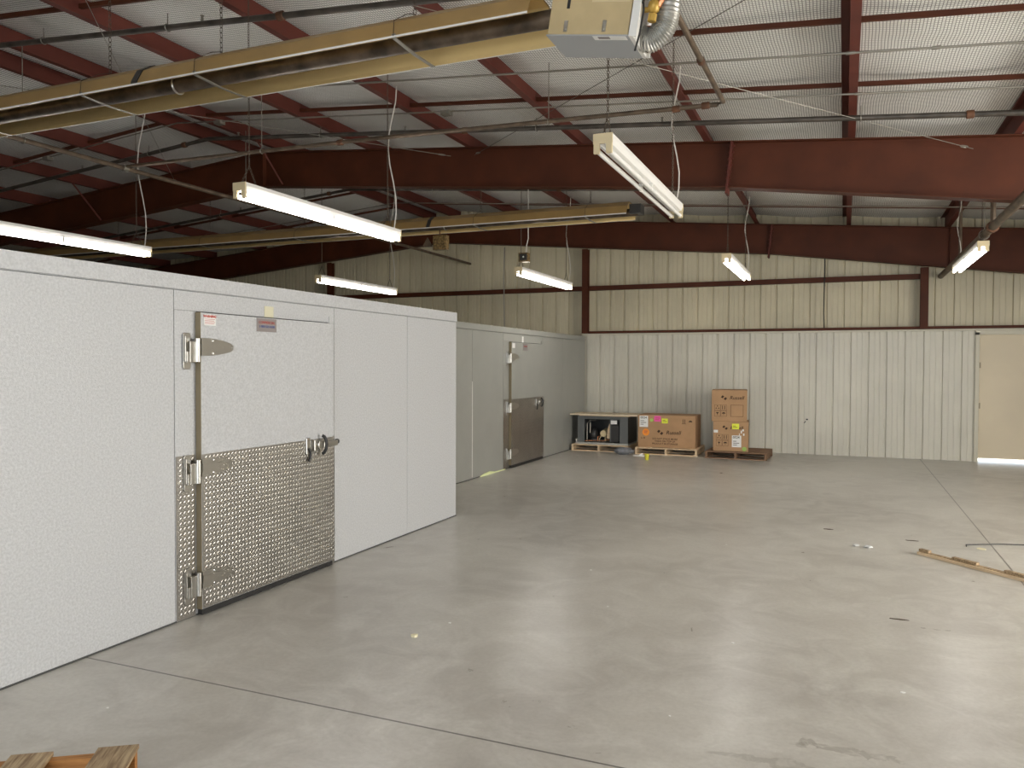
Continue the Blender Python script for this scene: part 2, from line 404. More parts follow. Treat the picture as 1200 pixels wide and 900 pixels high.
# bridging angles between the purlins (one run per bay position)
BY = {5.2: 'just over the near heater', 6.85: 'nearer one in front of the big frame', 8.4: 'further one just in front of the big frame', 11.6: 'right behind the big frame', 13.2: 'in the middle of the rear bay', 14.75: 'nearest the end wall'}
for y, where in BY.items():
    mb = MB()
    for a, b in zip(PUR, PUR[1:]):
        if a-b < 1: continue
        A = a-.068; B = b+.012
        mb.v += [(A, y, rt(A)+.09), (B, y, rt(B)+.09), (B, y, rt(B)+.13), (A, y, rt(A)+.13), (A, y+.035, rt(A)+.09), (B, y+.035, rt(B)+.09), (B, y+.035, rt(B)+.095), (A, y+.035, rt(A)+.095)]
        o = len(mb.v)-8; mb.face(o, o+1, o+2, o+3); mb.face(o, o+4, o+5, o+1); mb.face(o+4, o+7, o+6, o+5)
    o = mb.build('purlin_bridging', M['red'])
    tag(o, 'dark red bridging run between purlins, '+where, 'bracing', 'purlin bridging')

# ------------------------------------------------------------------ walk-in coolers
def lugs(mb, y0, y1, z0, z1, x, p):
    mb.cur = 1; ny = int((y1-y0)/p); nz = int((z1-z0)/p); L = p*.43; W = p*.115; h = .0018
    oy = ((y1-y0)-ny*p)/2; oz = ((z1-z0)-nz*p)/2
    for i in range(ny):
        for j in range(nz):
            for q in (0, 1):
                cy_ = y0+oy+(i+.25+.5*q)*p; cz_ = z0+oz+(j+.25+.5*((i+q) % 2) if False else j+.25+.5*q)*p
                a = PI/4 if q else -PI/4
                d = Vector((math.cos(a), math.sin(a))); n = Vector((-d.y, d.x)); c = Vector((cy_, cz_))
                pts = [c-d*L, c+n*W, c+d*L, c-n*W]; o = len(mb.v)
                mb.v += [(x, *u) for u in pts] + [(x+h, *(c-d*L*.45)), (x+h, *(c+d*L*.45))]
                mb.face(o, o+4, o+5, o+1) ; mb.face(o, o+3, o+5, o+4); mb.face(o+1, o+5, o+2); mb.face(o+3, o+2, o+5)
def cooler(tname, label, X, Xb, panels, fr, capz, H, pm, door, plateZ, hinge_z, pitch, handle_y):
    t = thing(tname, label, 'cooler', None, (X, panels[0][0], 0)); t0 = Vector((X, panels[0][0], 0))
    class W(MB):
        def build(s, name, mats, parent=None, **k):
            s.v = [tuple(Vector(p)-t0) for p in s.v]; o = super().build(name, mats, parent, **k); return o
    for a, b in panels: W().box(X-.1, X, a+.0025, b-.0025, 0, capz-.004).build('wall_panel', pm, t, bevel=.002)
    for s in (1, ):
        ya, yb = panels[0][0], panels[-1][1]
        W().box(Xb, X-.1, ya, ya+.1, 0, capz-.004).build('end_panel', pm, t)
        W().box(Xb, X-.1, yb-.1, yb, 0, capz-.004).build('end_panel', pm, t)
        W().box(Xb, Xb+.1, ya+.1, yb-.1, 0, capz-.004).build('rear_panel', pm, t)
        W().box(Xb, X-.01, ya, yb, capz+.0, H).build('roof_panel', pm, t)
        W().box(X-.01, X+.008, ya, yb+.004, capz+.004, H+.003).build('cap_trim', pm, t)
        W().box(X-.004, X+.002, ya, yb, 0.0, .011).build('floor_seal', M['seam'], t)
        W().box(X-.09, X-.03, ya, yb, .02, capz+.002).build('seam_filler', M['seam'], t)
    # door frame section
    f0, f1 = fr; d0, d1, dz0, dz1 = door
    W().box(X-.1, X, f0+.0025, d0+.02, 0, dz1+.008).box(X-.1, X, f0+.0025, f1-.0025, dz1+.01, capz-.004).box(X-.1, X, d1-.02, f1-.0025, 0, dz1+.008).build('door_frame', pm, t)
    W().box(X+.0005, X+.004, f1-.075, f1-.012, plateZ+.002, dz1+.06).build('frame_strip', pm, t)
    for a, b in ((f0+.006, d0-.012), (d1+.004, f1-.006)):
        mb = W().box(X+.0002, X+.003, a, b, .004, plateZ); lugs(mb, a+.004, b-.002, .01, plateZ-.004, X+.003, pitch)
        mb.build('frame_plate', [M['plate'], M['lug']], t)
    th = .048
    D = W().box(X+.002, X+th, d0, d1, dz0, dz1).build('door', pm, t, bevel=.003)
    W().box(X+.0015, X+.006, d0+.006, d1-.006, dz1+.001, dz1+.008).build('gasket', M['black'], D)
    W().box(X+.004, X+th+.001, d0-.0035, d0-.0005, dz0, dz1+.002).build('edge_trim', M['brass'], D)
    W().box(X+.006, X+th-.004, d0+.005, d1-.005, .006, dz0-.001).build('door_sweep', M['black'], D)
    mb = W(); mb.box(X+th+.0005, X+th+.0025, d0+.004, d1-.004, dz0+.004, plateZ)
    lugs(mb, d0+.008, d1-.008, dz0+.008, plateZ-.004, X+th+.0025, pitch)
    mb.build('kick_plate', [M['plate'], M['lug']], D)
    for z in hinge_z:
        mb = W()
        # strap with a rounded tongue, slightly domed
        prof = [(-.0, .062), (.10, .060), (.20, .047), (.27, .030), (.295, .012), (.295, -.012), (.27, -.030), (.20, -.047), (.10, -.060), (0, -.062)]
        mb.prism([(d0-.004+a, z+b*.95) for a, b in prof], X+th+.003, X+th+.011, 'x')
        mb.prism([(d0-.004+a*.92, z+b*.42) for a, b in prof], X+th+.011, X+th+.017, 'x')
        for a, b in ((.10, .042), (.10, -.042), (.19, 0), (.275, 0)): mb.ellipsoid((X+th+.013, d0+a, z+b), (.006, .008, .008), 8, 4)
        mb.tube([(X+th-.002, d0-.026, z-.10), (X+th-.002, d0-.026, z+.055)], .019, 12)
        mb.build('hinge_strap', M['chrome'], D, smooth=True)
        mb = W()
        mb.prism([(d0-.115, z-.135), (d0-.107, z-.15), (d0-.060, z-.15), (d0-.052, z-.135), (d0-.052, z+.075), (d0-.060, z+.09), (d0-.107, z+.09), (d0-.115, z+.075)], X+.004, X+.013, 'x')
        mb.box(X+.013, X+th-.004, d0-.088, d0-.030, z-.105, z+.035); mb.box(X+.013, X+th-.008, d0-.108, d0-.088, z-.105, z-.03)
        mb.box(X+.013, X+.03, d0-.114, d0-.106, z-.10, z+.07)
        mb.build('hinge_bracket', M['chrome'], D, bevel=.003)
    # handle: backing plate, pull ring, latch bar, strike knob
    hz = 1.035; hy = handle_y
    mb = W(); mb.box(X+th+.003, X+th+.016, hy-.045, hy+.005, hz-.065, hz+.065); mb.box(X+th+.003, X+th+.03, hy+.04, hy+.12, hz-.045, hz+.045)
    mb.tube([(X+th+.02, hy+.10, hz), (X+th+.05, hy+.10, hz)], .035, 14)
    mb.box(X+th+.003, X+th+.028, hy+.17, hy+.36, hz-.026, hz+.018); mb.box(X+th+.003, X+th+.018, hy+.14, hy+.30, hz+.018, hz+.04)
    mb.build('latch', M['chrome'], D, bevel=.004)
    mb = W(); pts = [(X+th+.035+.03*math.sin(a/6*PI), hy+.13+.02*math.sin(a/6*PI), hz+.075*math.cos(a/6*PI)) for a in range(7)]
    mb.tube(pts, .013, 8)
    W().tube([(X+th+.02, hy-.02+.02*math.sin(a/5*PI), hz-.07+.0*a+.10*(a/5-.5)) for a in range(6)], .010, 8).build('release_lever', M['black'], D, smooth=True)
    W().ellipsoid((X+.03, hy+.41, hz+.002), (.022, .022, .022), 10, 6).build('strike_knob', M['black'], t, smooth=True)
    mb.build('pull_handle', M['black'], D, smooth=True)
    return t, D, t0, th
c1, D1_, t01, th = cooler('walk_in_cooler', 'large white embossed-steel walk-in cooler filling the left side, door in front', -3.983, -7.7,
    [(.2, 1.41), (1.41, 2.62), (2.62, 3.84), (5.572, 6.785), (6.785, 7.855)], (3.84, 5.572), 2.168, 2.266, M['pan1'],
    (4.020, 5.485, .045, 2.028), 1.083, (1.80, .995, .245), .035, 5.16)
c2, D2_, t02, th = cooler('walk_in_cooler', 'grey steel walk-in cooler in the far corner behind the near one', -5.05, -9.2,
    [(8.9, 10.485), (10.485, 11.63), (13.42, 14.54), (14.54, 15.98)], (11.63, 13.42), 2.215, 2.305, M['pan2'],
    (11.86, 13.36, .05, 2.07), 1.135, (1.83, 1.02, .26), .055, 13.0)
# stickers and plates on the doors
def onplane(t0, X, mb, name, m, D): mb.v = [tuple(Vector(p)-t0) for p in mb.v]; return mb.build(name, m, D)
X = -3.983+th
o = onplane(t01, X, MB().box(X+.0005, X+.003, 4.56, 4.775, 1.925, 2.022), 'name_plate', M['nplate'], D1_)
R_ = (PI/2, 0, PI/2)
def lab(txt, size, x, y, z, m, parent, t0, **k): return lettering(txt, size, Vector((x, y, z))-t0, R_, m, parent, **k)
lab('COMMERCIAL', .028, X+.0045, 4.668, 1.992, M['rtxt'], o, t01); lab('1-800-555-0190', .026, X+.0045, 4.668, 1.962, M['btxt'], o, t01)
o = onplane(t01, X, MB().box(X+.0005, X+.002, 4.05, 4.155, 1.945, 2.018), 'warning_sticker', M['paper'], D1_)
lab('WARNING', .024, X+.003, 4.10, 2.005, M['rtxt'], o, t01, off=.001)
mb = MB()
for k in range(4): mb.box(X+.002, X+.0028, 4.055, 4.148-.01*(k % 2), 1.985-k*.010, 1.988-k*.010)
onplane(t01, X, mb, 'fine_print', M['rtxt'], o)
X1 = -3.983
onplane(t01, X1, MB().box(X1+.0005, X1+.003, 4.70, 4.80, 2.038, 2.12), 'tape', M['tape'], c1)
X = -5.05+th
o = onplane(t02, X, MB().box(X+.0005, X+.003, 12.35, 12.56, 1.94, 2.055), 'name_plate', M['nplate'], D2_)
lab('COMMERCIAL', .026, X+.0045, 12.455, 2.01, M['rtxt'], o, t02)
onplane(t02, X, MB().box(X+.0005, X+.002, 11.89, 12.0, 1.975, 2.055), 'warning_sticker', M['paper'], D2_)
onplane(t02, -5.05, MB().box(-5.0495, -5.047, 12.42, 12.49, 2.08, 2.18), 'tape', M['paper'], c2)
mb = MB(); mb.box(-5.052, -5.048, 10.478, 10.492, .03, 1.45); onplane(t02, 0, mb, 'seam_light_strip', M['paper'], c2)  # white strip painted in for light coming through the panel gap
mb = MB(); mb.prism([(10.75, .0), (11.7, .0), (11.7, .012), (11.3, .016), (11.1, .045), (10.9, .035), (10.75, .012)], -5.046, -5.036, 'x'); onplane(t02, 0, mb, 'floor_light_strip', M['lime'], c2)  # pale strip imitating light that leaks along the base of the cooler

# ------------------------------------------------------------------ fluorescent strip lights
def chain_mesh(mb, a, b, link=.028):
    a = Vector(a); b = Vector(b); n = max(1, int((b-a).length/(link*.78))); d = (b-a).normalized()
    up = Vector((1, 0, 0)) if abs(d.x) < .9 else Vector((0, 1, 0)); s_ = d.cross(up).normalized(); u_ = s_.cross(d)
    for k in range(n):
        c = a + (b-a)*((k+.5)/n); w_ = s_ if k % 2 else u_
        m3 = Matrix((d*link*.5, w_*link*.27, d.cross(w_))).transposed()
        mb.torus(c, 1, .0026, m3, 8, 4)
def lamp(x, y, z, lit, label, zc=None):
    t = thing('strip_light', label, 'ceiling light', 'hanging eight-foot strip lights', (x, y, z))
    L = 2.44; e = 'lit' if lit else 'glasst'
    MB().prism([(-.063, .035), (-.050, .0), (-.020, -.012), (0, .006), (.020, -.012), (.050, .0), (.063, .035), (.063, .062), (-.063, .062)], .012, L-.012, 'y').build('housing', M['white'], t)
    for k in (0, 1):
        y0 = 0 if k == 0 else L-.012
        MB().box(-.066, .066, y0, y0+.012, -.004, .064).box(-.062, -.022, y0+(0 if k == 0 else -.012), y0+(.024 if k == 0 else .012), -.066, -.002).box(.022, .062, y0+(0 if k == 0 else -.012), y0+(.024 if k == 0 else .012), -.066, -.002).build('end_cap', M['cream'], t, bevel=.003)
    mb = MB().box(-.055, .055, L/2-.012, L/2+.012, -.02, .0)
    for sx in (-1, 1): mb.box(sx*.040-.012, sx*.040+.012, L/2-.014, L/2+.014, -.062, -.002)
    mb.build('lampholder', M['white'], t)
    for sx in (-1, 1):
        for ya in (.03, L/2+.016):
            MB().tube([(sx*.040, ya, -.046), (sx*.040, ya+L/2-.048, -.046)], .0165, 10).build('fluorescent_tube', M[e], t, smooth=True)
    for yy in (.12, L-.18):
        top = rt(x)-z + (.03 if abs(x+8.1) < .1 else .19)
        mb = MB(); chain_mesh(mb, (0, yy-.09, .064), (0, yy, .22)); chain_mesh(mb, (0, yy+.09, .064), (0, yy, .22)); chain_mesh(mb, (0, yy, .22), (0, yy, top))
        mb.build('chain', M['chain'], t)
    yy = L-.10; top = rt(x)-z
    pts = [(.01+.03*math.sin(k*.9), yy+.04*math.sin(k*.75+1), .06+(top-.06)*k/9) for k in range(10)]
    MB().tube(pts, .0065, 6).build('power_cord', M['cord'], t, smooth=True)
    return t
lamp(-4.54, 5.06, 3.10, True, 'lit strip light hanging over the near cooler door, left of centre')
lamp(-1.46, 4.97, 3.13, False, 'unlit strip light with pale grey tubes hanging below the burner box')
lamp(-8.16, 5.02, 3.11, True, 'lit strip light at the left edge above the near cooler roof')
lamp(-8.07, 10.83, 3.12, True, 'small lit strip light seen just above the near cooler, left of the column')
lamp(-4.60, 11.15, 3.13, True, 'small lit strip light beside the guarded wall box, left of the middle column')
lamp(-1.49, 11.04, 3.16, True, 'small lit strip light in the middle of the end wall, steeply foreshortened')
lamp(1.56, 11.17, 3.17, True, 'small lit strip light at the right edge beside the thick pipe')
lamp(-4.54, -1.10, 3.10, True, 'lit strip light of the unseen row added behind the camera, over the near end of the cooler')  # from here on: unseen lamps, added to brighten the floor
lamp(-1.46, -1.10, 3.12, True, 'lit strip light of the unseen row added behind the camera, in its middle')
lamp(1.56, -1.10, 3.14, True, 'lit strip light of the unseen row added behind the camera, on its right')
lamp(4.60, 5.02, 3.16, True, 'added unseen lit strip light outside the right edge, inside the side door')

# ------------------------------------------------------------------ tube heaters
HP = [(-.26, .0), (-.255, .022), (-.205, .115), (-.10, .185), (.10, .185), (.205, .115), (.255, .022), (.26, .0)]
def heater(label, y, z, xa, xb, burner, hangs, seam):
    t = thing('tube_heater', label, 'heater', 'overhead gas tube heaters', (xb, y, z))
    W_ = lambda mb: mb
    mb = MB(); L = xa-xb
    mb.prism([(a, b) for a, b in HP] + [(a*.985, b-.004) for a, b in HP[::-1]], L, 0, 'x')
    # inner skin is polished metal: separate thin section just inside
    mb.build('reflector_hood', M['hood'], t)
    MB().strip([(a*.97, b-.0065+.001) for a, b in HP], L, -.004, 'x', -.0015).build('reflector_lining', M['hoodin'], t, smooth=False)
    MB().tube([(L, 0, .055), (.08 if burner else .10, 0, .055)], .054, 16).build('radiant_tube', M['tubeh'], t, smooth=True)
    mb = MB(); 
    for sy in (-1, 1): mb.box(L, -.002, sy*.262-.004, sy*.262+.004, -.006, .004)
    mb.build('lip', M['white'], t)
    for hx in hangs:
        mb = MB(); mb.strip([(-.27, .012), (-.255, -.012), (0, -.022), (.255, -.012), (.27, .012)], hx-xb-.014, hx-xb+.014, 'x', .005)
        mb.build('hanger_bracket', M['conduit'], t)
        mb = MB(); mb.tube([(hx-xb, -.27, .0), (hx-xb, -.26, .10), (hx-xb, -.10, .205), (hx-xb, 0, .245)], .0028, 5); mb.tube([(hx-xb, .27, .0), (hx-xb, .26, .10), (hx-xb, .10, .205), (hx-xb, 0, .245)], .0028, 5)
        mb.build('hanger_wire', M['chain'], t)
    for hx in hangs[::1]:
        mb = MB(); chain_mesh(mb, (hx-xb, 0, .24), (hx-xb, 0, rt(hx)-z+.02), .045); mb.build('chain', M['chain'], t)
    for sx in seam:
        mb = MB(); mb.prism([(a*1.01, b+.002) for a, b in HP] + [(a*1.03, b+.006) for a, b in HP[::-1]], sx-xb-.03, sx-xb+.03, 'x'); mb.build('hood_joint_band', M['blackm'], t)
        MB().torus((sx-xb+.16, 0, .055), .062, .008, Matrix(((0, 0, 1), (1, 0, 0), (0, 1, 0))), 16, 6).build('tube_clamp', M['chrome'], t, smooth=True)
    return t
xb = -1.72
h1 = heater('near gas tube heater with tan hood running across the top left', 4.56, 3.74, -9.5, xb, True, (-2.62, -4.25, -5.38, -6.9), (-4.83,))
# burner box of the near heater; local origin (xb, 4.56, 3.74)
nburn = set(h1.children)
bx0, bx1, by0, by1, bz0, bz1 = .084, .574, -.16, .19, -.113, .36
bo = MB().box(bx0, bx1, by0, by1, bz0+.006, bz1).build('burner_box', M['boxtan'], h1, bevel=.006)
MB().box(bx0-.004, bx1+.006, by0-.004, by1+.004, bz0, bz0+.006).build('bottom_panel', M['boxgrey'], bo)
MB().box(bx0+.28, bx1-.012, by0+.004, by0+.06, bz0-.0015, bz0).build('rating_label', M['paper'], bo)
MB().box(bx0+.31, bx0+.38, by0+.01, by0+.045, bz0-.0022, bz0-.0015).build('label_window', M['nplate'], bo)
MB().box(bx0+.10, bx0+.118, by0-.003, by0, bz0+.155, bz0+.215).build('sight_slot', M['black'], bo)
for q in (.10, .335):
    MB().box(bx0+q, bx0+q+.022, by0-.010, by0, bz0+.022, bz0+.085).box(bx0+q+.004, bx0+q+.018, by0-.016, by0-.01, bz0+.03, bz0+.06).build('latch', M['chrome'], bo, bevel=.002)
lbl = MB().box(bx0+.25, bx1-.015, by0-.002, by0, bz0+.19, bz1-.02).build('instruction_label', M['cream'], bo)
mb = MB()
for k in range(6): mb.box(bx0+.262, bx0+.262+.10+.015*(k % 3), by0-.003, by0-.002, bz0+.215+k*.028, bz0+.219+k*.028)
mb.build('fine_print', M['ink'], lbl)
mb = MB(); mb.box(bx1+.006, bx1+.03, by0+.0, by1, bz0+.0, bz1); mb.box(bx1+.03, bx1+.05, by0, by0+.012, bz0, bz1); mb.box(bx1+.03, bx1+.05, by1-.012, by1, bz0, bz1)
mb.build('end_frame', M['white'], h1)
mb = MB(); mb.ellipsoid((bx1+.09, by0+.13, bz0+.215), (.035, .045, .045), 12, 8); mb.tube([(bx1+.09, by0+.13, bz0+.13), (bx1+.09, by0+.13, bz0+.17)], .026, 8); mb.tube([(bx1+.03, by0+.14, bz0+.20), (bx1+.07, by0+.14, bz0+.20)], .016, 8)
mb.build('gas_regulator', M['gold'], h1, smooth=True)
mb = MB(); mb.tube([(bx1+.03, by0+.06, bz0+.30), (bx1+.06, by0+.04, bz0+.16), (bx1+.055, by0+.05, bz0+.03), (bx1+.03, by0+.09, bz0-.05)], .006, 6); mb.tube([(bx1+.03, by0+.04, bz0+.26), (bx1+.09, by0+.05, bz0+.22), (bx1+.1, by0+.08, bz0+.30)], .006, 6)
mb.box(bx1+.031, bx1+.055, by0+.02, by0+.05, bz0+.2, bz0+.3)
mb.build('wiring', M['black'], h1)
MB().box(bx1+.032, bx1+.07, by1-.11, by1-.04, bz0+.06, bz0+.15).build('ignition_module', M['copper'], h1)
for c_ in h1.children:
    if c_ not in nburn: c_.rotation_euler = (0, .158, 0); c_.location = (.0188, 0, .0118)
mb = MB(); pts = []; rr = []
ctrl = [Vector((.575, .06, -.11)), Vector((.65, .06, -.145)), Vector((.725, .06, -.09)), Vector((.755, .06, .05)), Vector((.77, .06, .5))]
N = 72
def cat(P, u):
    n = len(P)-1; k = min(int(u*n), n-1); s_ = u*n-k; p0, p1, p2, p3 = P[max(k-1, 0)], P[k], P[k+1], P[min(k+2, n)]
    return .5*((2*p1)+(-p0+p2)*s_+(2*p0-5*p1+4*p2-p3)*s_*s_+(-p0+3*p1-3*p2+p3)*s_**3)
for k in range(N+1): pts.append(cat(ctrl, k/N)); rr.append(.068+.004*(1 if k % 2 else -1))
mb.tube(pts, rr, 16); mb.build('flexible_air_duct', M['foil'], h1, smooth=True)
mb = MB(); mb.torus(cat(ctrl, .2), .064, .005, Matrix(((.2, .1, .97), (.97, 0, -.2), (0, 1, 0))).to_3x3(), 18, 5); mb.build('duct_clamp', M['black'], h1)
mb = MB(); mb.tube([(.665, -.03, .02), (.72, -.03, .01), (.75, -.03, .06), (.77, -.03, .5)], .018, 8); mb.build('gas_connector', M['copper'], h1, smooth=True)
h2 = heater('far gas tube heater with tan hood hanging behind the big red frame', 10.66, 3.74, -15.5, -2.72, False, (-3.3, -5.0, -6.6, -8.2, -10.2, -12.4), (-5.75,))
MB().box(.0, .16, -.10, .10, .02, .15).build('end_vent', M['blackm'], h2)

# guarded box hanging beside the far lamp, plus a brown box on the back frame
t = thing('wire_guarded_box', 'small amber and black guarded box hanging above the strip light left of the middle column', 'box', None, (-4.44, 11.0, 3.24))
MB().box(-.075, .075, -.05, .05, 0, .135).build('housing', M['speckle'], t, bevel=.006)
MB().box(-.05, .065, -.058, -.05, .02, .115).build('face', M['blackm'], t); MB().ellipsoid((.01, -.062, .07), (.014, .01, .014)).build('lens', M['white'], t)
MB().tube([(.03, 0, .135), (.04, 0, .25), (.06, .01, .35), (.06, 0, rt(-4.44)-3.24+.19)], .007, 6).build('cord', M['cord'], t)
t = thing('brown_junction_box', 'dim brown box with a triangular bracket hung under the far heater', 'box', None, (-5.72, 10.72, 3.45))
MB().box(-.10, .13, -.04, .06, 0, .22).build('housing', M['speckle'], t, bevel=.005)
MB().prism([(-.30, .06), (-.13, .06), (-.215, .20)], -.01, .02, 'y').build('bracket', M['brownpipe'], t)
MB().tube([(.0, 0, .22), (.0, 0, .31)], .01, 6).build('stem', M['rust'], t)

# ------------------------------------------------------------------ pipes, conduits, cables
def run(y, dz, xs): return [(x, y, rt(x)+dz) for x in xs]
def pipe(name, pts, r, m, label, cat_, fit=(), fm=None, hang=(), group=None):
    t = thing(name, label, cat_, group, tuple(pts[0])); o0 = Vector(pts[0]); P = [Vector(p)-o0 for p in pts]
    MB().tube(P, r, 10).build('pipe_run', m, t, smooth=True)
    for f in fit:
        c, d = f; c = Vector(c)-o0; d = Vector(d).normalized()
        MB().tube([c-d*.035, c-d*.03, c+d*.03, c+d*.035], [r*1.25, r*1.45, r*1.45, r*1.25], 10).build('coupling', fm or M['rust'], t, smooth=True)
    for h in hang:
        c = Vector(h)-o0; top = rt(h[0])+.02-o0.z
        MB().torus(c, r*1.25, .005, Matrix(((0, 0, 1), (1, 0, 0), (0, 1, 0))) if abs((P[-1]-P[0]).x) > abs((P[-1]-P[0]).y) else Matrix(((1, 0, 0), (0, 0, 1), (0, 1, 0))), 12, 5).tube([c+Vector((0, 0, r*1.25)), Vector((c.x, c.y, max(top, c.z+r*2)))], .005, 5).build('hanger', M['conduit'], t)
    return t
def head(mb, x, y, z):
    mb.tube([(x, y, z), (x, y, z+.05)], [.014, .010], 8); mb.tube([(x, y, z+.05), (x, y, z+.055)], .018, 8)
SX = [5.8, 3, 0, -3, -6, RX, -12, -16, -21.5]
for y, lab_, hx in ((5.35, 'dark sprinkler pipe across the top left corner, nearest the camera', (-2.3, -5.6, -7.2)), (8.8, 'dark sprinkler pipe running just in front of the big red frame', (.13, -3.4, -6.5, -9.6)), (12.3, 'dark sprinkler pipe in the bay behind the big red frame', (-3, -6.7, -9.9, -11.5))):
    P = run(y, -.105, SX)
    t = pipe('sprinkler_pipe', P, .026 if y != 8.8 else .028, M['pipe'], lab_, 'pipe', [((x, y, rt(x)-.105), (1, 0, 0)) for x in (-4.35, -8.9, 1.1)], None, [(x, y, rt(x)-.105) for x in hx], 'sprinkler branch pipes')
    o0 = Vector(P[0])
    for x in (-1.9, -5.2, -7.9, -11.0):
        mb = MB(); p = Vector((x, y, rt(x)-.085))-o0; head(mb, *p); mb.build('sprinkler_head', M['conduit'], t)
gp = [(-1.04, 4.95, 4.5), (-1.04, 4.95, 4.03), (-1.04, 5.0, 3.985), (-1.0, 7.12, 4.0), (-1.06, 7.18, 4.0), (-4.6, 6.98, 4.02), (-7.83, 6.86, 4.02)]
pipe('gas_pipe', gp, .021, M['brownpipe'], 'weathered brown gas pipe with an elbow right of the burner box', 'pipe',
     [((-1.025, 6.1, 3.995), (0, 1, 0)), ((-1.16, 7.17, 4.0), (1, 0, 0)), ((-1.42, 7.165, 4.0), (1, 0, 0)), ((-4.9, 6.97, 4.02), (1, 0, 0))], None, [(-2.62, 7.1, 4.01), (-5.9, 6.93, 4.02)])
pipe('main_pipe', [(-7.86, -4, 4.0), (-7.86, 16.2, 4.0)], .027, M['brownpipe'], 'long dark main pipe running back to the end wall over the left lights', 'pipe',
     [((-7.86, 6.86, 4.0), (0, 1, 0)), ((-7.86, 12.0, 4.0), (0, 1, 0))], M['conduit'], [(-7.86, 8.9, 4.0), (-7.86, 13, 4.0), (-7.86, 5.6, 4.0)])
t = pipe('main_pipe', [(1.60, -4, 3.36), (1.60, 16.2, 3.33)], .048, M['brownpipe'], 'thick brown pipe at the right edge running back past the strip light', 'pipe',
     [((1.60, 10.8, 3.34), (0, 1, 0)), ((1.60, 7.5, 3.34), (0, 1, 0))], M['rust'], [(1.60, 11.4, 3.34)])
MB().tube([(0, 14.78, .0), (0, 14.78, .72)], .03, 8).tube([(-.0, 17.6, 0), (0, 17.6, .75)], .02, 8).build('riser', M['brownpipe'], t, smooth=True)
pipe('conduit', run(7.15, -.045, SX), .010, M['conduit'], 'thin pale conduit under the roof, nearer one of two beside the gas pipe', 'conduit', [((.02, 7.15, rt(.02)-.045), (1, 0, 0)), ((.65, 7.15, rt(.65)-.045), (1, 0, 0))], M['conduit'], (), 'thin roof conduits')
t = pipe('conduit', run(8.22, -.045, SX), .009, M['conduit'], 'thin pale conduit with square boxes, just nearer than the big frame sprinkler pipe', 'conduit', [((.1, 8.22, rt(.1)-.045), (1, 0, 0))], M['conduit'], (), 'thin roof conduits')
o0 = Vector(run(8.22, -.045, SX)[0])
for x in (-4.30, -7.7, -11.0):
    p = Vector((x, 8.22, rt(x)-.06))-o0; MB().box(p.x-.055, p.x+.055, p.y-.05, p.y+.05, p.z-.03, p.z+.02).build('junction_box', M['conduit'], t, bevel=.004)
pipe('conduit', run(13.9, -.045, SX), .009, M['conduit'], 'thin pale conduit in the bay against the end wall', 'conduit', (), None, (), 'thin roof conduits')
def rod(a, b, lab_, ey=True):
    t = thing('brace_rod', lab_, 'bracing rod', 'crossed roof brace rods', a); a = Vector(a); b = Vector(b); d = (b-a)
    MB().tube([(0, 0, 0), tuple(d)], .0035, 6).build('rod', M['conduit'] if ey else M['pipe'], t)
    n = d.normalized(); s_ = n.cross(Vector((0, 0, 1))).normalized()
    m3 = Matrix((n*.05, s_*.022, n.cross(s_))).transposed()
    MB().torus(n*.14, 1, .007, m3, 10, 5).build('turnbuckle', M['conduit'], t)
rod((-4.78, 9.98, 4.62), (1.3, 3.95, 4.17), 'dark brace rod running from the front frame up past the burner box', False)
rod((1.28, 9.98, 4.08), (-4.75, 3.95, 4.70), 'pale brace rod with turnbuckle at the right end of the front frame')
rod((-5.15, 9.98, 4.64), (-10.2, 3.95, 4.80), 'pale brace rod crossing the left roof bays towards the camera')
rod((-10.3, 9.98, 4.72), (-5.2, 3.95, 4.72), 'thin brace rod in the far left roof bay')
o = MB().tube([(-.35, 16.02, 4.25), (-.36, 16.02, 3.9), (-.35, 16.0, 3.66), (-.36, 16.0, 2.7), (-.35, 16.0, 2.42)], [.006, .006, .012, .010, .012], 6).build('pull_cord', M['black'])
tag(o, 'thin dark cord hanging down the end wall from the rear frame', 'cord')
o = MB().tube([(-6.93, 16.02, 4.3), (-6.95, 16.02, 3.6), (-6.93, 16.02, 2.5)], .012, 6).build('wall_conduit', M['conduit'])
tag(o, 'thin pale vertical conduit on the end wall above the far cooler', 'conduit')
mb = MB(); mb.box(-.655, -.62, 16.085, 16.112, .66, .685); mb.tube([(-.66, 16.095, .64), (-.69, 16.09, .60)], .008, 6)
tag(mb.build('wall_latch', M['black']), 'small dark latch on the lower white wall right of the boxes', 'latch')

# ------------------------------------------------------------------ pallets
def pallet(label, loc, rz, Wd, Dp, mats, nboard=7, bh=.095, group='wooden pallets'):
    t = thing('wooden_pallet', label, 'pallet', group, loc, rz); th_ = .018
    for x in (0, Wd/2-.019, Wd-.038): MB().box(x, x+.038, 0.001, Dp-.001, th_, th_+bh).build('stringer', mats[0], t)
    bw = .095
    for k in range(nboard):
        y = k*(Dp-bw)/(nboard-1); MB().box(0, Wd, y, y+bw, th_+bh, 2*th_+bh).build('deck_board', mats[1], t, bevel=.002)
    for k in range(3):
        y = k*(Dp-bw)/2; MB().box(0, Wd, y, y+bw, 0, th_).build('bottom_board', mats[1], t)
    return t
PZ = .131
pallet('pale pine pallet under the grey condensing unit in the corner', (-4.99, 14.92, 0), .0, 1.12, .98, (M['pine'], M['pine']))
pallet('pale pine pallet under the wide cardboard box', (-3.67, 14.80, 0), .02, 1.17, 1.0, (M['pine'], M['pine']))
pallet('dark worn pallet under the two stacked boxes', (-2.33, 14.70, 0), -.03, 1.08, .95, (M['pined'], M['pined']), 7)
